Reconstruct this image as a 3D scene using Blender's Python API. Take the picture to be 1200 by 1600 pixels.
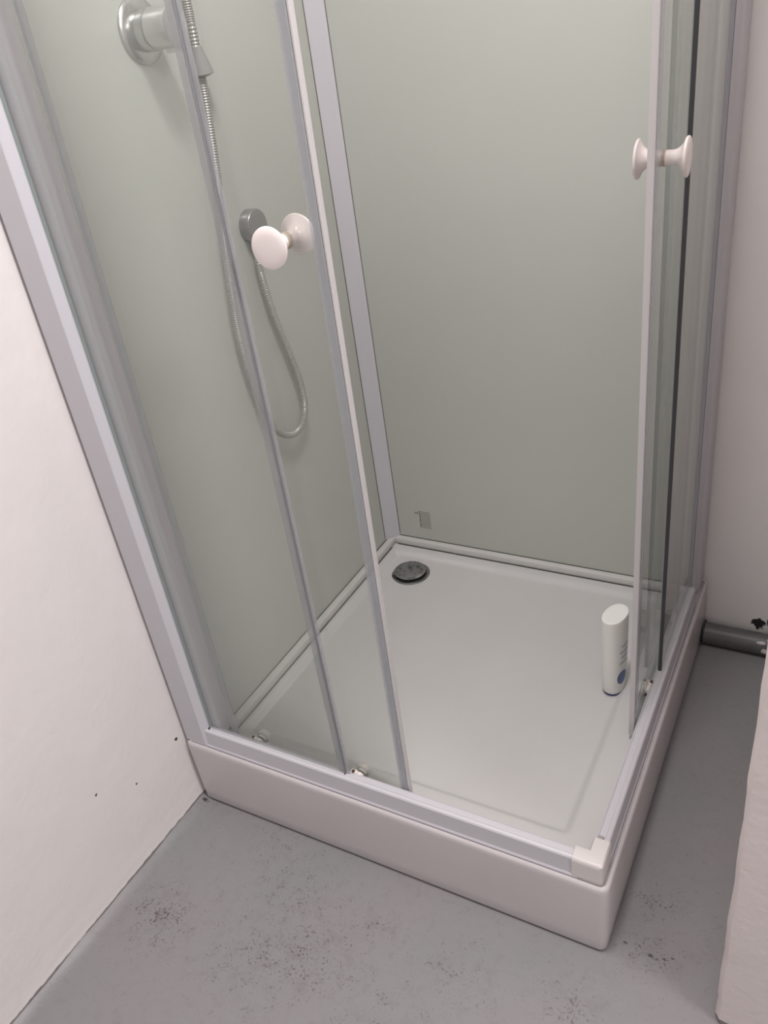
import bpy, bmesh, math, random
from mathutils import Vector, Matrix
for o in list(bpy.data.objects): bpy.data.objects.remove(o)
S = bpy.context.scene
C = S.collection
random.seed(4)
PI = math.pi

# ------------------------------------------------------------------ camera
cam = bpy.data.cameras.new('camera'); camo = bpy.data.objects.new('camera', cam); C.objects.link(camo)
RX, DN, FW = ((0.8749787, 0.46660642, -0.12919259), (0.14558457, -0.50805017, -0.84893472), (-0.46175471, 0.72399135, -0.51246377))
camo.matrix_world = Matrix(((RX[0], -DN[0], -FW[0], 0.98538), (RX[1], -DN[1], -FW[1], -0.72876), (RX[2], -DN[2], -FW[2], 1.27247), (0, 0, 0, 1)))
cam.sensor_fit = 'HORIZONTAL'; cam.sensor_width = 36; cam.lens = 1287.18 / 1200 * 36; cam.clip_start = .02
S.camera = camo

# ------------------------------------------------------------------ light
w = bpy.data.worlds.new('world'); S.world = w; w.use_nodes = True
w.node_tree.nodes['Background'].inputs[0].default_value = (1, .965, .955, 1)
w.node_tree.nodes['Background'].inputs[1].default_value = .55
def area(name, loc, target, size, power, col, shape='DISK'):
    l = bpy.data.lights.new(name, 'AREA'); l.shape = shape; l.size = size; l.energy = power; l.color = col
    o = bpy.data.objects.new(name, l); C.objects.link(o); o.location = loc
    o.rotation_euler = (Vector(target) - Vector(loc)).to_track_quat('-Z', 'Y').to_euler()
    return o
area('ceiling_spot', (.70, -.10, 2.36), (.70, .0, 0), .30, 16.5, (1, .97, .97))
area('room_light', (1.75, -.32, 2.0), (.2, -.3, .4), .35, 10.5, (1, .955, .945))
S.view_settings.view_transform = 'Standard'; S.view_settings.look = 'None'; S.view_settings.gamma = 1
S.view_settings.use_curve_mapping = False
S.view_settings.exposure = 0.35

# ------------------------------------------------------------------ helpers
def link(o, parent=None):
    C.objects.link(o)
    if parent is not None:
        o.parent = parent; o.matrix_parent_inverse = Matrix.Translation(-parent.location)
    return o
def obj(name, bm, m, parent=None, smooth=False, mats=None):
    bmesh.ops.recalc_face_normals(bm, faces=bm.faces)
    me = bpy.data.meshes.new(name); bm.to_mesh(me); bm.free()
    for mm in (mats or [m]): me.materials.append(mm)
    if smooth:
        for p in me.polygons: p.use_smooth = True
        try: me.set_sharp_from_angle(angle=math.radians(38))
        except Exception: pass
    return link(bpy.data.objects.new(name, me), parent)
def thing(name, label, cat, loc=(0, 0, 0), group=None):
    o = bpy.data.objects.new(name, None); C.objects.link(o); o.location = loc; o.empty_display_size = .05
    return tag(o, label, cat, group)
def tag(o, label, cat, group=None):
    o['label'] = label; o['category'] = cat
    if group: o['group'] = group
    return o
def struct(name, bm, m, parent=None, smooth=False):
    o = obj(name, bm, m, parent, smooth)
    if parent is None: o['kind'] = 'structure'
    return o
def box(bm, a, b, bev=0, seg=2):
    r = bmesh.ops.create_cube(bm, size=1)
    for v in r['verts']:
        v.co = Vector([(a[i] + b[i]) / 2 + v.co[i] * (b[i] - a[i]) for i in range(3)])
    if bev:
        es = list({e for v in r['verts'] for e in v.link_edges})
        bmesh.ops.bevel(bm, geom=es, offset=bev, segments=seg, affect='EDGES', profile=.5)
    return bm
def B(): return bmesh.new()
def frame_of(axis):
    z = Vector(axis).normalized(); x = z.orthogonal().normalized(); return x, z.cross(x), z
def lathe(bm, base, axis, prof, n=32, cap=True, sx=1, sy=1, xdir=None):
    """prof: list of (radius, height along axis)"""
    x, y, z = frame_of(axis)
    if xdir is not None: x = Vector(xdir).normalized(); y = z.cross(x)
    rings = []
    for r, h in prof:
        rings.append([bm.verts.new(Vector(base) + z * h + x * (r * sx * math.cos(2 * PI * k / n)) + y * (r * sy * math.sin(2 * PI * k / n))) for k in range(n)])
    for a, b in zip(rings, rings[1:]):
        for k in range(n): bm.faces.new((a[k], a[(k + 1) % n], b[(k + 1) % n], b[k]))
    if cap: bm.faces.new(rings[0][::-1]); bm.faces.new(rings[-1])
    return bm
def catmull(pts, step=.002):
    P = [Vector(p) for p in pts]; P = [2 * P[0] - P[1]] + P + [2 * P[-1] - P[-2]]
    out = []
    for i in range(1, len(P) - 2):
        a, b, c, d = P[i - 1:i + 3]; n = max(2, int((c - b).length / step))
        for k in range(n):
            t = k / n
            out.append(.5 * ((2 * b) + (c - a) * t + (2 * a - 5 * b + 4 * c - d) * t * t + (3 * b - a - 3 * c + d) * t ** 3))
    out.append(P[-2]); return out
def tube(bm, pts, rad, n=12):
    up = Vector((1, 0, 0)); rings = []
    for i, p in enumerate(pts):
        t = (pts[min(i + 1, len(pts) - 1)] - pts[max(i - 1, 0)]).normalized()
        x = (up - t * up.dot(t)).normalized(); y = t.cross(x); up = x
        r = rad(i) if callable(rad) else rad
        rings.append([bm.verts.new(p + x * r * math.cos(2 * PI * k / n) + y * r * math.sin(2 * PI * k / n)) for k in range(n)])
    for a, b in zip(rings, rings[1:]):
        for k in range(n): bm.faces.new((a[k], a[(k + 1) % n], b[(k + 1) % n], b[k]))
    bm.faces.new(rings[0][::-1]); bm.faces.new(rings[-1]); return bm
def extrude_poly(bm, poly, fn0, fn1):
    a = [bm.verts.new(fn0(*q)) for q in poly]; b = [bm.verts.new(fn1(*q)) for q in poly]; n = len(poly)
    for k in range(n): bm.faces.new((a[k], a[(k + 1) % n], b[(k + 1) % n], b[k]))
    bm.faces.new(a[::-1]); bm.faces.new(b); return bm

# ------------------------------------------------------------------ materials
def mat(name, col, rough=.5, metal=0, coat=0, spec=.5, noise=None, bump=None, col2=None, ramp=(.35, .65), rough2=None):
    """noise=(scale, detail) mixes col with col2; bump=(scale, strength, distance)"""
    m = bpy.data.materials.new(name); m.use_nodes = True; nt = m.node_tree; p = nt.nodes['Principled BSDF']
    p.inputs['Base Color'].default_value = (*col, 1); p.inputs['Roughness'].default_value = rough
    p.inputs['Metallic'].default_value = metal; p.inputs['Coat Weight'].default_value = coat; p.inputs['Coat Roughness'].default_value = .08
    p.inputs['Specular IOR Level'].default_value = spec
    tc = nt.nodes.new('ShaderNodeNewGeometry')
    if noise:
        n = nt.nodes.new('ShaderNodeTexNoise'); n.inputs['Scale'].default_value = noise[0]; n.inputs['Detail'].default_value = noise[1]
        nt.links.new(tc.outputs['Position'], n.inputs['Vector'])
        r = nt.nodes.new('ShaderNodeMapRange'); r.inputs[1].default_value, r.inputs[2].default_value = ramp
        nt.links.new(n.outputs['Fac'], r.inputs[0])
        mx = nt.nodes.new('ShaderNodeMix'); mx.data_type = 'RGBA'; mx.inputs[6].default_value = (*col, 1); mx.inputs[7].default_value = (*col2, 1)
        nt.links.new(r.outputs[0], mx.inputs[0]); nt.links.new(mx.outputs[2], p.inputs['Base Color'])
        if rough2 is not None:
            r2 = nt.nodes.new('ShaderNodeMapRange'); r2.inputs[3].default_value = rough; r2.inputs[4].default_value = rough2
            nt.links.new(n.outputs['Fac'], r2.inputs[0]); nt.links.new(r2.outputs[0], p.inputs['Roughness'])
    if bump:
        n = nt.nodes.new('ShaderNodeTexNoise'); n.inputs['Scale'].default_value = bump[0]; n.inputs['Detail'].default_value = 4
        nt.links.new(tc.outputs['Position'], n.inputs['Vector'])
        b = nt.nodes.new('ShaderNodeBump'); b.inputs['Strength'].default_value = bump[1]; b.inputs['Distance'].default_value = bump[2]
        nt.links.new(n.outputs['Fac'], b.inputs['Height']); nt.links.new(b.outputs[0], p.inputs['Normal'])
    return m

class NG:
    """small node builder for the stained surfaces"""
    def __init__(s, m): s.nt = m.node_tree; s.geo = s.nt.nodes.new('ShaderNodeNewGeometry'); s.p = s.nt.nodes['Principled BSDF']
    def L(s, a, b): s.nt.links.new(a, b)
    def noise(s, scale, detail=3, rough=.5, dist=0):
        n = s.nt.nodes.new('ShaderNodeTexNoise'); n.inputs['Scale'].default_value = scale; n.inputs['Detail'].default_value = detail
        n.inputs['Roughness'].default_value = rough; n.inputs['Distortion'].default_value = dist
        s.L(s.geo.outputs['Position'], n.inputs['Vector']); return n.outputs['Fac']
    def rng(s, x, a, b, c=0, d=1):
        r = s.nt.nodes.new('ShaderNodeMapRange'); r.inputs[1].default_value = a; r.inputs[2].default_value = b; r.inputs[3].default_value = c; r.inputs[4].default_value = d
        s.L(x, r.inputs[0]); return r.outputs[0]
    def math(s, op, a, b=None):
        n = s.nt.nodes.new('ShaderNodeMath'); n.operation = op
        for i, v in enumerate((a, b)):
            if v is None: continue
            if isinstance(v, (int, float)): n.inputs[i].default_value = v
            else: s.L(v, n.inputs[i])
        return n.outputs[0]
    def blob(s, p, r0, r1, scale=(1, 1, 1)):
        v = s.nt.nodes.new('ShaderNodeVectorMath'); v.operation = 'SUBTRACT'; s.L(s.geo.outputs['Position'], v.inputs[0]); v.inputs[1].default_value = p
        q = s.nt.nodes.new('ShaderNodeVectorMath'); q.operation = 'MULTIPLY'; s.L(v.outputs[0], q.inputs[0]); q.inputs[1].default_value = scale
        l = s.nt.nodes.new('ShaderNodeVectorMath'); l.operation = 'LENGTH'; s.L(q.outputs[0], l.inputs[0])
        return s.rng(l.outputs['Value'], r0, r1, 1, 0)
    def mix(s, f, a, b):
        mx = s.nt.nodes.new('ShaderNodeMix'); mx.data_type = 'RGBA'; s.L(f, mx.inputs[0])
        for i, v in ((6, a), (7, b)):
            if isinstance(v, tuple): mx.inputs[i].default_value = (*v, 1)
            else: s.L(v, mx.inputs[i])
        return mx.outputs[2]
    def bump(s, h, strength, dist):
        b = s.nt.nodes.new('ShaderNodeBump'); b.inputs['Strength'].default_value = strength; b.inputs['Distance'].default_value = dist
        s.L(h, b.inputs['Height']); s.L(b.outputs[0], s.p.inputs['Normal'])

# floor: grey painted concrete, speckled dirt in patches
m_floor = mat('grey_floor_paint', (.27, .26, .265), .42); g = NG(m_floor)
base = g.mix(g.rng(g.noise(5, 3), .35, .65), (.255, .238, .242), (.240, .238, .240))
spots = None
for (x, y, r0, r1, k) in ((.09, -.232, .0, .09, 1), (.451, -.101, .0, .05, .8), (.366, -.185, 0, .11, .9), (.202, -.03, 0, .06, .6), (.294, -.228, 0, .12, .7),
                          (.862, .032, 0, .06, .9), (.852, .12, 0, .05, .8), (.771, -.096, 0, .06, .8), (.30, -.12, 0, .14, .6), (.5, -.22, 0, .12, .4), (.6, -.12, 0, .08, .5)):
    b = g.math('MULTIPLY', g.blob((x, y, 0), r0, r1 * 1.25, (1, 1.3, 1)), k * .85)
    spots = b if spots is None else g.math('MAXIMUM', spots, b)
spk = g.rng(g.math('ADD', g.noise(230, 2, .6, .6), g.math('MULTIPLY', g.math('ADD', g.noise(38, 4, .7), g.math('MULTIPLY', spots, .22)), .62)), .952, 1.055)
spk = g.math('MULTIPLY', spk, g.math('ADD', g.math('MULTIPLY', spots, .65), .26))
smudge = g.math('MULTIPLY', g.rng(g.math('ADD', g.noise(45, 5, .75, .5), g.math('MULTIPLY', spots, .14)), .52, .78), .44)
c = g.mix(smudge, base, (.17, .15, .15)); c = g.mix(spk, c, (.07, .055, .05))
crack = None
for (x, y, r) in ((.818, .033, .007), (.838, .030, .004), (.858, .028, .008), (.868, .026, .004), (.88, .03, .006), (.008, -.004, .012), (.89, .036, .004)):
    b = g.blob((x, y, 0), r * .4, r, (1, 2.2, 1)); crack = b if crack is None else g.math('MAXIMUM', crack, b)
c = g.mix(g.math('MULTIPLY', crack, g.rng(g.noise(160, 3), .4, .6)), c, (.035, .028, .028))
g.L(c, g.p.inputs['Base Color'])
g.bump(g.math('ADD', g.noise(9, 3), g.math('MULTIPLY', g.noise(220, 2), .08)), .35, .006)

def wall_mat(name, col, chips=(), grime=None, bumpy=.5):
    m = mat(name, col, .5, spec=.35); g = NG(m)
    base = g.mix(g.rng(g.noise(3, 3), .35, .65), col, tuple(v * .965 for v in col))
    if grime:                                              # brushed-on grime towards the floor: real dirt, fixed to the wall
        pass
    st = None
    for (p, r) in chips:
        b = g.rng(g.math('ADD', g.blob(p, r * .2, r * 1.4), g.math('MULTIPLY', g.math('SUBTRACT', g.noise(1.3 / r, 4, .6), .5), 1.7)), .50, .62); st = b if st is None else g.math('MAXIMUM', st, b)
    sx = g.nt.nodes.new('ShaderNodeSeparateXYZ'); g.L(g.geo.outputs['Position'], sx.inputs[0])     # dirty paint edge where wall meets floor
    zz = g.math('ADD', sx.outputs['Z'], g.math('MULTIPLY', g.math('SUBTRACT', g.noise(60, 3), .5), .008))
    base = g.mix(g.rng(zz, .0105, .0125, .85, 0), base, (.14, .12, .12))
    if st is not None: base = g.mix(st, base, (.03, .027, .028))
    g.L(base, g.p.inputs['Base Color'])
    g.bump(g.math('ADD', g.noise(14, 3), g.math('MULTIPLY', g.noise(90, 3), .25)), bumpy, .004)
    return m
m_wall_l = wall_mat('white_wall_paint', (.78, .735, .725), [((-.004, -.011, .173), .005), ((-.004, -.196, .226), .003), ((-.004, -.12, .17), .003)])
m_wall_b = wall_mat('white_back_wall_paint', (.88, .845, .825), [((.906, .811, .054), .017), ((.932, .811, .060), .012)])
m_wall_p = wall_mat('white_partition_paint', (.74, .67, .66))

m_tray = mat('white_acrylic', (.60, .59, .585), .16, spec=.5, noise=(6, 3), col2=(.585, .573, .565), rough2=.26)
m_skirt = mat('white_acrylic_skirt', (.58, .545, .545), .3, noise=(5, 3), col2=(.56, .52, .525))
m_alu = mat('white_lacquered_aluminium', (.57, .555, .59), .45, spec=.5)
m_cap = mat('white_plastic', (.64, .60, .59), .35)
m_roll = mat('cream_white_nylon', (.80, .755, .71), .4)
m_rub = mat('dark_seal', (.05, .05, .055), .6)
m_gap = mat('dark_joint', (.10, .095, .08), .7)
m_chrome = mat('chrome', (.58, .59, .58), .2, metal=.95, noise=(60, 3), col2=(.50, .51, .50), rough2=.3)
m_drain = mat('worn_chrome_drain', (.42, .42, .42), .2, metal=1, noise=(70, 4), col2=(.12, .12, .12), ramp=(.5, .7), rough2=.5)
m_hose = mat('ribbed_steel_hose', (.40, .39, .365), .38, metal=.35)
m_knob = mat('white_ceramic_look_plastic', (.80, .72, .70), .22, coat=.3)
m_rust = mat('rust', (.13, .045, .03), .8, noise=(300, 3), col2=(.03, .02, .018))
m_bottle = mat('white_bottle_plastic', (.82, .81, .78), .35)
m_navy = mat('navy_print', (.05, .06, .16), .4)
m_bluep = mat('blue_print', (.10, .13, .30), .4)
m_lblue = mat('pale_blue_print', (.42, .47, .56), .4)
m_pipe = mat('grey_painted_pipe', (.135, .128, .128), .45, noise=(40, 3), col2=(.11, .107, .107))
m_chip = mat('flaked_white_paint', (.68, .62, .59), .7, bump=(60, .6, .003))
m_print = mat('faded_dark_print', (.10, .10, .09), .6)
m_print2 = mat('faded_fine_print', (.38, .40, .34), .5)

# back-painted glass of the wall panels
m_panel = mat('pale_green_back_painted_glass', (.52, .53, .49), .30, spec=.5, noise=(3, 3), col2=(.505, .52, .475)); 

def glass(name, tint, haze, hazecol, rough=.02, spec_fac=1.0, dirt=True, ior=1.45):
    """thin clear glass: tinted transparency + real fresnel reflection + a little soap haze"""
    m = bpy.data.materials.new(name); m.use_nodes = True; nt = m.node_tree; nt.nodes.clear()
    out = nt.nodes.new('ShaderNodeOutputMaterial'); tr = nt.nodes.new('ShaderNodeBsdfTransparent'); tr.inputs[0].default_value = (*tint, 1)
    gl = nt.nodes.new('ShaderNodeBsdfGlossy'); gl.inputs['Roughness'].default_value = rough
    df = nt.nodes.new('ShaderNodeBsdfDiffuse'); df.inputs[0].default_value = (*hazecol, 1)
    tl = nt.nodes.new('ShaderNodeBsdfTranslucent'); tl.inputs[0].default_value = (*hazecol, 1)
    hz = nt.nodes.new('ShaderNodeMixShader'); hz.inputs[0].default_value = .5; nt.links.new(df.outputs[0], hz.inputs[1]); nt.links.new(tl.outputs[0], hz.inputs[2])
    m1 = nt.nodes.new('ShaderNodeMixShader'); nt.links.new(tr.outputs[0], m1.inputs[1]); nt.links.new(hz.outputs[0], m1.inputs[2]); m1.inputs[0].default_value = haze
    if dirt:
        geo = nt.nodes.new('ShaderNodeNewGeometry'); n = nt.nodes.new('ShaderNodeTexNoise'); n.inputs['Scale'].default_value = 5; n.inputs['Detail'].default_value = 4
        nt.links.new(geo.outputs['Position'], n.inputs['Vector'])
        r = nt.nodes.new('ShaderNodeMapRange'); r.inputs[1].default_value = .3; r.inputs[2].default_value = .7; r.inputs[3].default_value = haze * .8; r.inputs[4].default_value = haze * 1.2
        nt.links.new(n.outputs['Fac'], r.inputs[0]); nt.links.new(r.outputs[0], m1.inputs[0])
    lw = nt.nodes.new('ShaderNodeLayerWeight'); lw.inputs[0].default_value = .5          # facing is symmetric for both sides of a pane
    pw = nt.nodes.new('ShaderNodeMath'); pw.operation = 'POWER'; nt.links.new(lw.outputs['Facing'], pw.inputs[0]); pw.inputs[1].default_value = 5
    fr = nt.nodes.new('ShaderNodeMapRange'); r0 = ((ior - 1) / (ior + 1)) ** 2; fr.inputs[3].default_value = r0; fr.inputs[4].default_value = 1
    nt.links.new(pw.outputs[0], fr.inputs[0])
    m2 = nt.nodes.new('ShaderNodeMixShader'); nt.links.new(fr.outputs[0], m2.inputs[0]); nt.links.new(m1.outputs[0], m2.inputs[1]); nt.links.new(gl.outputs[0], m2.inputs[2])
    nt.links.new(m2.outputs[0], out.inputs[0]); return m
m_glass = glass('clear_door_glass', (.980, .989, .983), .034, (.66, .68, .66), ior=1.45)
m_gedge = mat('green_glass_edge', (.40, .47, .45), .2)
m_seal = glass('translucent_seal_strip', (.90, .905, .925), .30, (.78, .78, .815), rough=.2, dirt=False, ior=1.25)
m_seal_edge = mat('pale_seal_lip', (.56, .54, .54), .4)

# ------------------------------------------------------------------ room shell
H = .1583           # tray height
bm = B()            # floor with a low painted cove up to the left wall
nx, ny = 90, 100
def fz(x, y):
    t = max(0, .022 - x) / .022
    return .006 * t * t * (1 + .2 * math.sin(y * 38 + 1.3) * math.sin(y * 13))
xs = [-.02 + .004 * i for i in range(12)] + [.03 + (2.2 - .03) * (i / 30) for i in range(1, 31)]
ys = [-2.4 + 3.24 * j / 200 for j in range(201)]
vs = [[bm.verts.new((x, y, fz(max(x, -.004), y) if y < .02 else 0)) for y in ys] for x in xs]
for i in range(len(xs) - 1):
    for j in range(len(ys) - 1): bm.faces.new((vs[i][j], vs[i + 1][j], vs[i + 1][j + 1], vs[i][j + 1]))
g0 = bmesh.ops.extrude_face_region(bm, geom=list(bm.faces))
for v in [v for v in g0['geom'] if isinstance(v, bmesh.types.BMVert)]: v.co.z = -.08
fl = struct('floor', bm, m_floor, smooth=True)

bm = B()            # left wall, paint edge at the floor slightly wavy
yy = [-2.4 + 3.24 * j / 240 for j in range(241)]
zs = [0, .02, .05, .2, 2.4]
rows = []
for y in yy:
    wob = .0022 * math.sin(y * 61) + .0016 * math.sin(y * 143 + 1) + .001 * math.sin(y * 300)
    rows.append([bm.verts.new((-.004 + (.0022 if k == 0 else (.001 if k == 1 else 0)), y, (.0045 + wob * .7) if k == 0 else zs[k])) for k in range(5)])
for a, b in zip(rows, rows[1:]):
    for k in range(4): bm.faces.new((a[k], b[k], b[k + 1], a[k + 1]))
g0 = bmesh.ops.extrude_face_region(bm, geom=list(bm.faces))
for v in [v for v in g0['geom'] if isinstance(v, bmesh.types.BMVert)]: v.co.x = -.12
struct('wall_left', bm, m_wall_l)
struct('wall_back', box(B(), (-.12, .811, -.02), (2.2, .93, 2.4)), m_wall_b)
struct('ceiling', box(B(), (-.12, -2.4, 2.4), (2.2, .93, 2.48)), mat('white_ceiling_paint', (.78, .76, .74), .7))
# end of the partition wall, lower right; its plastered corner is uneven
bm = B(); n = 80; prev = None
for k in range(n + 1):
    z = 2.4 * (k / n) ** 1.4
    wv = .0022 * math.sin(z * 47) + .0014 * math.sin(z * 121 + 2) + .001 * math.sin(z * 260)
    wv *= .3
    if k == 0: wv += .002
    ring = [bm.verts.new(q) for q in ((.960 + wv, -.024 + wv * .3, z), (.966 + wv, -.032, z), (.975, -.0335, z), (1.02, -.034, z), (2.2, -.034, z), (2.2, .812, z), (.962 + wv, .812, z))]
    if prev:
        for i in range(7): bm.faces.new((prev[i], prev[(i + 1) % 7], ring[(i + 1) % 7], ring[i]))
    else: bm.faces.new(ring[::-1])
    prev = ring
bm.faces.new(prev)
struct('wall_right', bm, m_wall_p, smooth=True)

# ------------------------------------------------------------------ shower tray
tray = thing('shower_tray', 'square white acrylic shower tray with deep skirt standing on the grey floor', 'shower tray', (.4, .4, 0))
def rrect(ins, z, r, n=8, x0=0, y0=0, x1=.8, y1=.8):
    out = []
    a, b, c_, d = x0 + ins, y0 + ins, x1 - ins, y1 - ins
    for (cx, cy, t0) in ((c_ - r, d - r, 0), (a + r, d - r, PI / 2), (a + r, b + r, PI), (c_ - r, b + r, 1.5 * PI)):
        for k in range(n + 1):
            t = t0 + PI / 2 * k / n; out.append(Vector((cx + r * math.cos(t), cy + r * math.sin(t), z)))
    return out
def loft(bm, rings, close_last=True, close_first=False):
    R_ = [[bm.verts.new(v) for v in q] for q in rings]
    for a, b in zip(R_, R_[1:]):
        n = len(a)
        for k in range(n): bm.faces.new((a[k], a[(k + 1) % n], b[(k + 1) % n], b[k]))
    if close_last: bm.faces.new(R_[-1])
    if close_first: bm.faces.new(R_[0][::-1])
    return bm
sk = [(.030, .003, .006), (.0045, .003, .010), (.0025, .006, .013), (.0016, .03, .014), (0, .146, .014), (.0004, .1530, .014), (.0018, .1568, .013), (.0038, .1583, .012), (.0060, .1575, .010), (.0072, .1545, .009), (.0078, .1495, .009)]
obj('skirt', loft(B(), [rrect(i, z, r) for i, z, r in sk] + [rrect(.03, .1455, .008), rrect(.03, .003, .006)], False), m_skirt, tray, True)
bs = [(.0078, .1462, .008), (.03, .1468, .012), (.036, .1478, .016), (.050, .1476, .02), (.078, .1462, .012), (.082, .1454, .012), (.086, .1425, .012), (.090, .1392, .011), (.0935, .1368, .010), (.0955, .1360, .010), (.099, .1356, .012), (.108, .1348, .02), (.16, .132, .05), (.22, .130, .07), (.30, .1285, .06)]
obj('basin', loft(B(), [rrect(i, z, r) for i, z, r in bs]), m_tray, tray, True)
# joint between rim and skirt top is the dark recess behind the lip
# small scuff on the skirt and foot block under the back corner
# drain
dr = lathe(B(), (.155, .650, .1275), (0, 0, 1), [(.030, 0), (.044, .004), (.046, .0062), (.0455, .0070), (.041, .0075), (.039, .0066), (.020, .006)], 48)
drain = obj('drain_flange', dr, m_drain, tray, True)
obj('drain_cover', lathe(B(), (.153, .652, .1345), (0, 0, 1), [(.010, 0), (.010, .003), (.0355, .0030), (.0375, .0045), (.0370, .0062), (.033, .0078), (.018, .0092), (.004, .0096)], 48), m_drain, drain, True)

# ------------------------------------------------------------------ shower enclosure
enc = thing('shower_enclosure', 'corner shower cabin with white frame, pale green panels and clear sliding doors', 'shower cabin', (.4, .4, .147))
TOP = 1.98; Z0 = .148
# wall panels
obj('wall_panel', box(B(), (.066, .752, .160), (.765, .757, TOP)), m_panel, enc)['label'] = 'pale green back wall panel'
obj('wall_panel', box(B(), (.050, .062, .160), (.055, .745, TOP)), m_panel, enc)['label'] = 'pale green left wall panel with the taps'
# frames along the tray under the panels, with the dark shadow joint where the panel enters
def strip(a, b, bev=.0015, name='bottom_profile', m=None, parent=None):
    return obj(name, box(B(), a, b, bev), m or m_alu, parent or enc, True)
m_prof = mat('white_tray_profile', (.62, .605, .59), .4)
strip((.060, .736, .1475), (.766, .7600, .1645), .004, m=m_prof)
strip((.046, .068, .1475), (.072, .745, .1645), .004, m=m_prof)
obj('base_joint', box(B(), (.078, .7352, .1466), (.752, .7362, .1486)), m_gap, enc)
obj('base_joint', box(B(), (.0718, .070, .1466), (.0728, .716, .1486)), m_gap, enc)
obj('panel_joint', box(B(), (.070, .7500, .1640), (.765, .7517, .1656)), m_gap, enc)
obj('panel_joint', box(B(), (.0555, .064, .1640), (.0572, .745, .1656)), m_gap, enc)
# diagonal corner profile
bm = B(); poly = [(.046, .717), (.0535, .717), (.0560, .7215), (.0745, .7445), (.0790, .7490), (.0790, .7570), (.046, .7600)]
extrude_poly(bm, poly, lambda x, y: Vector((x, y, .1475)), lambda x, y: Vector((x, y, TOP)))
obj('corner_profile', bm, m_alu, enc)
for (a, b) in (((.0790, .7512, .171), (.0800, .7519, TOP)), ((.0551, .7160, .171), (.0560, .7171, TOP))):
    obj('panel_joint', box(B(), a, b), m_gap, enc)
# front left post and inner wall profile
bm = B(); poly = [(.0015, .030), (.0015, .009), (.0035, .007), (.049, .007), (.0505, .0085), (.0555, .0165), (.0570, .019), (.0570, .0205), (.0555, .0215), (.0555, .030)]
extrude_poly(bm, poly, lambda x, y: Vector((x, y, Z0)), lambda x, y: Vector((x, y, TOP))); obj('wall_post', bm, m_alu, enc)
bm = B(); poly = [(.046, .0305), (.070, .0305), (.073, .034), (.073, .062), (.070, .066), (.060, .067), (.046, .067)]
extrude_poly(bm, poly, lambda x, y: Vector((x, y, .1705)), lambda x, y: Vector((x, y, TOP))); obj('wall_profile', bm, m_alu, enc)
# back right post
bm = B(); poly = [(.768, .7100), (.7755, .7095), (.7785, .7125), (.7790, .716), (.7830, .745), (.7870, .752), (.7885, .758), (.7885, .7985), (.757, .7985), (.757, .760), (.7655, .7595), (.768, .7400)]
extrude_poly(bm, poly, lambda x, y: Vector((x, y, Z0)), lambda x, y: Vector((x, y, TOP))); obj('wall_post', bm, m_alu, enc)
obj('post_joint', box(B(), (.7787, .7070, .196), (.7795, .7098, TOP)), mat('blue_grey_gasket', (.17, .20, .24), .5), enc)
# rails: profile in (depth, z); depth 0 = outer side of the tray
rail = [(.0085, .1480), (.0090, .1560), (.0110, .1600), (.0118, .1880), (.0120, .1915), (.0135, .1940), (.0165, .1950), (.0190, .1943), (.0200, .1930),
        (.0205, .1933), (.0295, .1925), (.0300, .1900), (.0310, .1910), (.0330, .1900), (.0335, .1880), (.0335, .166), (.0350, .1480)]
obj('floor_rail', extrude_poly(B(), rail, lambda d, z: Vector((.050, d, z)), lambda d, z: Vector((.752, d, z))), m_alu, enc)
obj('floor_rail', extrude_poly(B(), rail, lambda d, z: Vector((.799 - d, .048, z)), lambda d, z: Vector((.799 - d, .712, z))), m_alu, enc)
# top rails (above the frame)
obj('top_rail', box(B(), (.055, .010, TOP - .04), (.79, .036, TOP), .002), m_alu, enc)
obj('top_rail', box(B(), (.764, .036, TOP - .04), (.790, .712, TOP), .002), m_alu, enc)
# white plastic corner joint of the rails
bm = B()
def Lring(ins, z, r=.006):
    # L-shaped outline, outer corner rounded
    x1, y0 = .7895 - ins, .0095 + ins
    pts = [(.7440, y0), (x1 - r, y0)]
    for k in range(1, 6):
        t = -PI / 2 + PI / 2 * k / 6; pts.append((x1 - r + r * math.cos(t), y0 + r + r * math.sin(t)))
    pts += [(x1, y0 + r), (x1, .0570), (.7630 + ins, .0570), (.7630 + ins, .0355 - ins), (.7440, .0355 - ins)]
    return [Vector((x, y, z)) for x, y in pts]
loft(bm, [Lring(0, .1475), Lring(.0002, .188), Lring(.0005, .1935), Lring(.0025, .1962), Lring(.004, .1966)], True, True)
obj('corner_joint', bm, m_cap, enc, True)
obj('corner_slot', box(B(), (.7685, .0565, .1900), (.7775, .0635, .1962), .001), mat('dull_grey_clip', (.33, .30, .29), .5), enc)
# fixed panes
def pane(name, a, b, parent, edge_axis):
    bm = box(B(), a, b)
    bm.faces.ensure_lookup_table()
    for f in bm.faces:
        n = f.normal
        f.material_index = 0 if abs(n[edge_axis]) > .5 else 1
    return obj(name, bm, m_glass, parent, mats=[m_glass, m_gedge])
fp = pane('fixed_pane', (.0560, .0230, .1925), (.3500, .0275, TOP - .03), enc, 1)
sp = pane('fixed_pane', (.7715, .4480, .1925), (.7760, .7100, TOP - .03), enc, 0)
fp['label'] = 'clear fixed pane beside the left wall'; sp['label'] = 'clear fixed pane beside the back wall'
obj('edge_seal', box(B(), (.3350, .0278, .178), (.3492, .0300, TOP - .03)), m_seal, fp)
obj('edge_seal', box(B(), (.3508, .0250, .178), (.3590, .0262, TOP - .03), .0004), m_seal, fp)
obj('seal_line', box(B(), (.3496, .0230, .1935), (.3508, .0285, TOP - .03)), mat('grey_seal_line', (.22, .22, .23), .5), fp)
obj('edge_seal', box(B(), (.7690, .4480, .178), (.7713, .4690, TOP - .03)), m_seal, sp)
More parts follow.
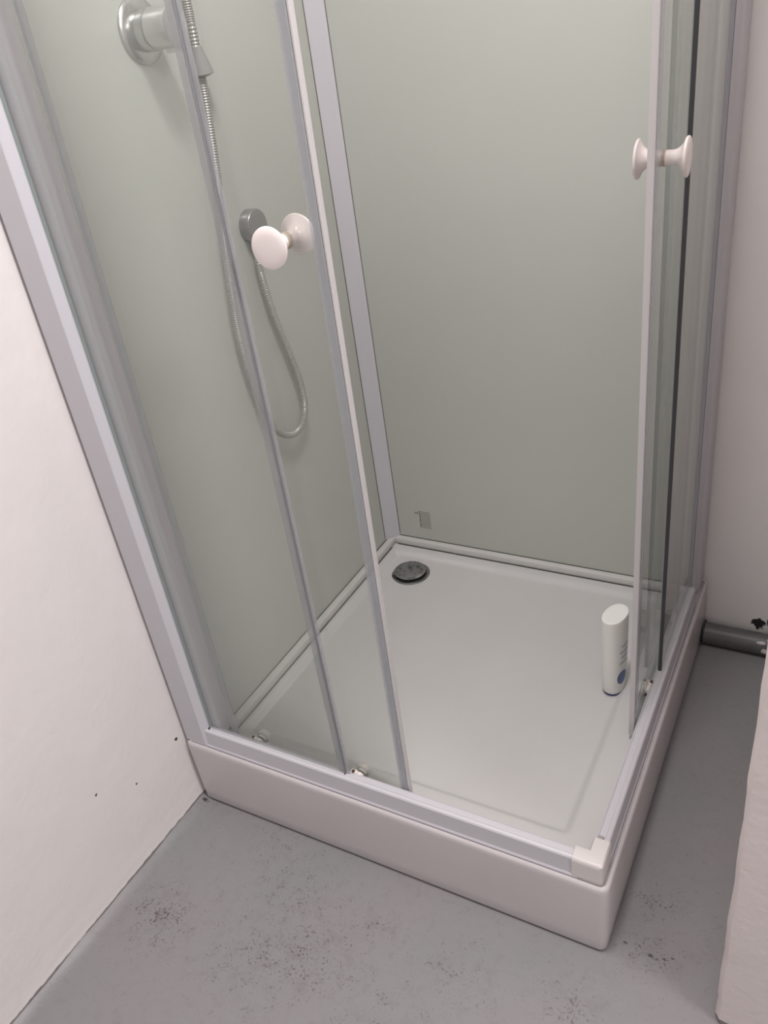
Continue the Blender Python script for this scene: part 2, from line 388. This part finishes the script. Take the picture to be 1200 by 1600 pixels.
obj('seal_line', box(B(), (.7710, .4450, .186), (.7768, .4482, TOP - .03)), m_rub, sp)
# sliding doors ---------------------------------------------------------
def door(tilt, front):
    """local frame: u along the opening (0 = leading edge, negative = back), v towards the inside, z up"""
    if front: T = lambda u, v, z: Vector((.4685 + u + (z - .7) * tilt, .0400 + v, z))
    else:     T = lambda u, v, z: Vector((.7590 - v, .3080 - u + (z - .7) * tilt, z))
    def bx(a, b, bev=0):
        bm = box(B(), a, b, bev)
        for v in bm.verts: v.co = T(*v.co)
        return bm
    bm = box(B(), (-.365, -.0025, .1640), (-.0015, .0025, TOP - .05))
    for f in bm.faces: f.material_index = 0 if abs(f.normal.y) > .5 else 1
    for v in bm.verts: v.co = T(*v.co)
    d = obj('sliding_door', bm, m_glass, enc, mats=[m_glass, m_gedge])
    d['label'] = 'clear sliding door on the front side' if front else 'clear sliding door on the right side'
    obj('magnetic_seal', bx((-.0155, .0026, .1600), (-.002, .0060, TOP - .05), .0008), m_seal, d)
    obj('magnetic_seal', bx((-.0012, -.0030, .1600), (.0022, .0060, TOP - .05), .001), m_seal_edge, d)
    obj('magnetic_seal', bx((-.014, -.0048, .1600), (-.0015, -.0027, TOP - .05), .0006), m_seal, d)
    obj('rear_seal', bx((-.366, -.0045, .1640), (-.350, -.0027, TOP - .05), .0006), m_seal, d)
    # double knob
    u0, z0 = -.0545, 1.072
    if not front: u0, z0 = -.0530, 1.083
    prof = [(.0090, .0), (.0090, .004), (.0088, .010), (.0098, .014), (.0125, .018), (.0165, .0215), (.0205, .0235), (.0228, .0245), (.0235, .0258), (.0232, .0272), (.0218, .0282), (.0150, .0292), (.006, .0296)]
    for s in (-1, 1):
        bm = B(); lathe(bm, (u0, s * .0026, z0), (0, s, 0), prof, 40)
        for v in bm.verts: v.co = T(*v.co)
        obj('knob', bm, m_knob, d, True)
    bm = B(); lathe(bm, (u0, -.0040, z0), (0, 1, 0), [(.0098, 0), (.0098, .008)], 32)
    for v in bm.verts: v.co = T(*v.co)
    obj('washer', bm, mat('yellowed_washer', (.42, .36, .30), .5), d, True)
    # rollers near the bottom
    for u in (-.305, -.094):
        bm = B()
        lathe(bm, (u, .0026, .1810), (0, 1, 0), [(.0085, 0), (.0085, .004), (.0120, .005), (.0126, .011), (.0105, .0155), (.005, .017)], 24)
        box(bm, (u - .0085, -.0058, .1700), (u + .0055, -.0026, .1905), .0012)
        box(bm, (u - .013, -.0100, .1880), (u - .001, -.0030, .1950), .0015)
        lathe(bm, (u + .001, -.0030, .1835), (0, -1, 0), [(.0080, 0), (.0085, .004), (.0070, .0062), (.0050, .0058), (.0045, .0040)], 20)
        for v in bm.verts: v.co = T(*v.co)
        r = obj('roller', bm, m_roll, d, True)
        bm = B(); lathe(bm, (u - .007, -.0085, .1965), (.3, 0, 1), [(.0022, -.003), (.003, 0), (.0022, .0014)], 10)
        lathe(bm, (u + .009, -.0050, .1760), (1, 0, .2), [(.003, -.003), (.004, 0), (.0025, .003)], 10)
        for v in bm.verts: v.co = T(*v.co)
        obj('rusty_screw', bm, m_rust, d, True)
door(.011, True); door(0, False)
# rust spots where frame parts meet
bm = B()
for (x, y, z, r) in ((.0575, .0200, .1955, .0022), (.0590, .0170, .1957, .0016), (.0078, .0072, .1595, .0020), (.017, .0090, .1592, .0026), (.023, .0090, .1592, .0020), (.040, .0088, .1592, .0014), (.4520, .0440, .1630, .0030), (.4585, .0445, .1625, .0026), (.3500, .0225, .1940, .0018)):
    lathe(bm, (x, y, z), (0, -.3, 1), [(r, -.0012), (r * .9, 0), (r * .5, .0005)], 8)
o = obj('rust_specks', bm, m_rust, enc); o['kind'] = 'stuff'
# faint maker's print on the back panel: conformity mark and rows of fine print, turned sideways
bm = B(); yb = .7518
def flat(x0, z0, x1, z1): box(bm, (x0, yb - .0003, z0), (x1, yb, z1))
flat(.1290, .2350, .1302, .2400); flat(.1290, .2350, .1320, .2358); flat(.1290, .2392, .1320, .2400)          # C
flat(.1340, .2350, .1352, .2400); flat(.1340, .2350, .1370, .2358); flat(.1340, .2371, .1365, .2379); flat(.1340, .2392, .1370, .2400)  # E
zz = .2445
for k in range(11):
    hgt = (.0030, .0022, .0034)[k % 3]; flat(.1400, zz - hgt, .1425, zz); zz -= .0044
pr_ = obj('printed_mark', bm, m_print, enc)
bm = B(); zz = .2445
for k in range(11):
    flat(.1440, zz - .0030, .1690, zz); zz -= .0044
obj('printed_text', bm, m_print2, enc)

# ------------------------------------------------------------------ mixer tap, hose, bottle
mx = thing('shower_mixer', 'round chrome shower mixer knob on its wall plate behind the fixed pane', 'shower tap', (.0552, .290, 1.297))
obj('wall_plate', lathe(B(), (.0552, .290, 1.297), (1, 0, 0), [(.0425, 0), (.0425, .003), (.040, .0055), (.034, .0068), (.0270, .0072)], 48), m_chrome, mx, True)
obj('body', lathe(B(), (.0560, .290, 1.297), (1, 0, 0), [(.0270, .006), (.0270, .024), (.0262, .0255), (.0250, .026)], 40), m_chrome, mx, True)
bm = lathe(B(), (.0560, .290, 1.297), (1, 0, 0), [(.0245, .0262), (.0262, .028), (.0262, .062), (.0250, .0645), (.020, .0655)], 40)
box(bm, (.098, .286, 1.272), (.1190, .294, 1.2665), .001)
obj('control_knob', bm, mat('satin_chrome', (.66, .66, .66), .32, metal=.9), mx, True)

hs = thing('shower_hose', 'ribbed metal shower hose looping down from its round wall outlet', 'shower hose', (.0552, .440, .994))
obj('wall_outlet', lathe(B(), (.0552, .440, .994), (1, 0, 0), [(.0275, 0), (.0275, .0175), (.0262, .0195), (.0225, .0202), (.010, .0204)], 40), mat('dull_chrome_outlet', (.36, .36, .36), .34, metal=.8), hs, True)
obj('hose_nut', lathe(B(), (.0665, .4365, .9690), (0, -.15, -1), [(.0085, -.01), (.0090, .004), (.0090, .016), (.0075, .022)], 20), mat('dull_chrome_nut', (.4, .4, .4), .3, metal=.9), hs, True)
path = [(.0665, .434, .950), (.067, .430, .920), (.069, .440, .840), (.071, .462, .755), (.0725, .475, .690), (.0735, .473, .640), (.074, .452, .612), (.0745, .415, .608), (.0745, .372, .640), (.073, .342, .720), (.072, .331, .820), (.072, .336, .900), (.0715, .350, 1.0), (.071, .368, 1.10), (.071, .379, 1.2), (.071, .384, 1.30), (.071, .388, 1.5), (.072, .392, 1.70), (.078, .395, 1.80)]
pts = catmull(path, .0019)
obj('hose', tube(B(), pts, lambda i: .0068 if i % 2 else .0058, 12), m_hose, hs, True)
obj('conical_collar', lathe(B(), (.0725, .383, 1.268), (0, .05, -1), [(.0078, 0), (.0090, .008), (.0165, .034), (.0165, .037), (.008, .040)], 24), mat('grey_collar', (.33, .33, .32), .4), hs, True)
obj('hose_holder', box(B(), (.0552, .380, 1.79), (.092, .410, 1.83), .004), m_chrome, hs, True)

bt = thing('shampoo_bottle', 'white oval plastic bottle standing upright inside the tray by the right door', 'bottle', (.695, .432, .1345))
ax = Vector((.22, 1, 0)).normalized()
def ell(rx, ry, z, cx=.6950, cy=.4320, n=40, p=2.2):
    out = []
    q = Vector((ax.y, -ax.x, 0))
    for k in range(n):
        t = 2 * PI * k / n; c_, s_ = math.cos(t), math.sin(t)
        out.append(Vector((cx, cy, z)) + ax * (rx * abs(c_) ** (2 / p) * (1 if c_ >= 0 else -1)) + q * (ry * abs(s_) ** (2 / p) * (1 if s_ >= 0 else -1)))
    return out
ZB = .1350
capr = [ell(.0200, .0150, ZB), ell(.0222, .0170, ZB + .001), ell(.0225, .0172, ZB + .0045), ell(.0218, .0166, ZB + .0052)]
obj('bottle_cap', loft(B(), capr, True, True), m_navy, bt, True)
body = [(.0215, .0164, .0052), (.0235, .0180, .007), (.0250, .0187, .012), (.0262, .0190, .030), (.0285, .0198, .060), (.0300, .0203, .100), (.0310, .0203, .140), (.0318, .0201, .170), (.0322, .0198, .1770), (.0318, .0194, .1792), (.0300, .0180, .1800), (.024, .013, .1796)]
body_o = obj('bottle_body', loft(B(), [ell(a, b, ZB + z) for a, b, z in body], True, True), m_bottle, bt, True)
# printed patches follow the right-hand face
def patch(name, t0, t1, z0, z1, m, oval=True, n=14, rows=12):
    bm = B(); grid = []
    def rad(z):
        for (a0, b0, h0), (a1, b1, h1) in zip(body, body[1:]):
            if h0 <= z <= h1:
                f = (z - h0) / (h1 - h0); return a0 + (a1 - a0) * f, b0 + (b1 - b0) * f
        return body[-3][:2]
    q = Vector((ax.y, -ax.x, 0)); p = 2.2
    for j in range(rows + 1):
        z = z0 + (z1 - z0) * j / rows; a, b = rad(z); a += .0004; b += .0004
        v = 2 * j / rows - 1; wd = math.sqrt(max(0.0004, 1 - v * v)) if oval else 1
        row = []
        for k in range(n + 1):
            tm = (t0 + t1) / 2; t = tm + (t1 - t0) / 2 * wd * (2 * k / n - 1); c_, s_ = math.cos(t), math.sin(t)
            row.append(bm.verts.new(Vector((.6950, .4320, ZB + z)) + ax * (a * abs(c_) ** (2 / p) * (1 if c_ >= 0 else -1)) + q * (b * abs(s_) ** (2 / p) * (1 if s_ >= 0 else -1))))
        grid.append(row)
    for a, b in zip(grid, grid[1:]):
        for k in range(n): bm.faces.new((a[k], a[k + 1], b[k + 1], b[k]))
    obj(name, bm, m, body_o, True)
patch('printed_oval', PI * .42, PI * .72, .028, .060, m_bluep)
for k in range(4): patch('printed_line', PI * .40, PI * (.66 - .05 * (k % 2)), .078 + k * .013, .082 + k * .013, m_lblue, False, rows=1)

# ------------------------------------------------------------------ waste pipe along the back wall
dp = thing('waste_pipe', 'grey painted waste pipe with flaking white patches lying along the foot of the back wall', 'pipe', (.95, .782, 0))
obj('pipe', lathe(B(), (.8005, .7830, .0240), (1, 0, 0), [(.0235, 0), (.0235, .1585)] , 32), m_pipe, dp, True)
obj('pipe_collar', lathe(B(), (.8003, .7830, .0265), (1, 0, 0), [(.0235, 0), (.0262, .0005), (.0262, .003), (.0235, .0038)], 32), mat('black_pipe_ring', (.03, .03, .03), .5), dp, True)
bm = B()
for (a, r, x, sx, sz) in ((42, .0238, .920, .010, .004), (-8, .0242, .929, .008, .010), (-30, .0240, .940, .010, .010), (62, .0238, .940, .010, .005)):
    t = math.radians(a); cx = Vector((x, .783 - r * math.cos(t), .0245 + r * math.sin(t))); nrm = Vector((0, -math.cos(t), math.sin(t))); up = Vector((0, math.sin(t), math.cos(t)))
    ring = []
    for k in range(11):
        q = 2 * PI * k / 11; s = random.uniform(.7, 1.15)
        ring.append(bm.verts.new(cx + Vector((1, 0, 0)) * sx * s * math.cos(q) + up * sz * s * math.sin(q) - nrm * (.0006 + .3 * (sz * s * math.sin(q)) ** 2 / .0235 * 2)))
    top = bm.verts.new(cx + nrm * .0014)
    for k in range(11): bm.faces.new((ring[k], ring[(k + 1) % 11], top))
o = obj('paint_flakes', bm, m_chip, dp); o['kind'] = 'stuff'

for m_ in bpy.data.materials: pass
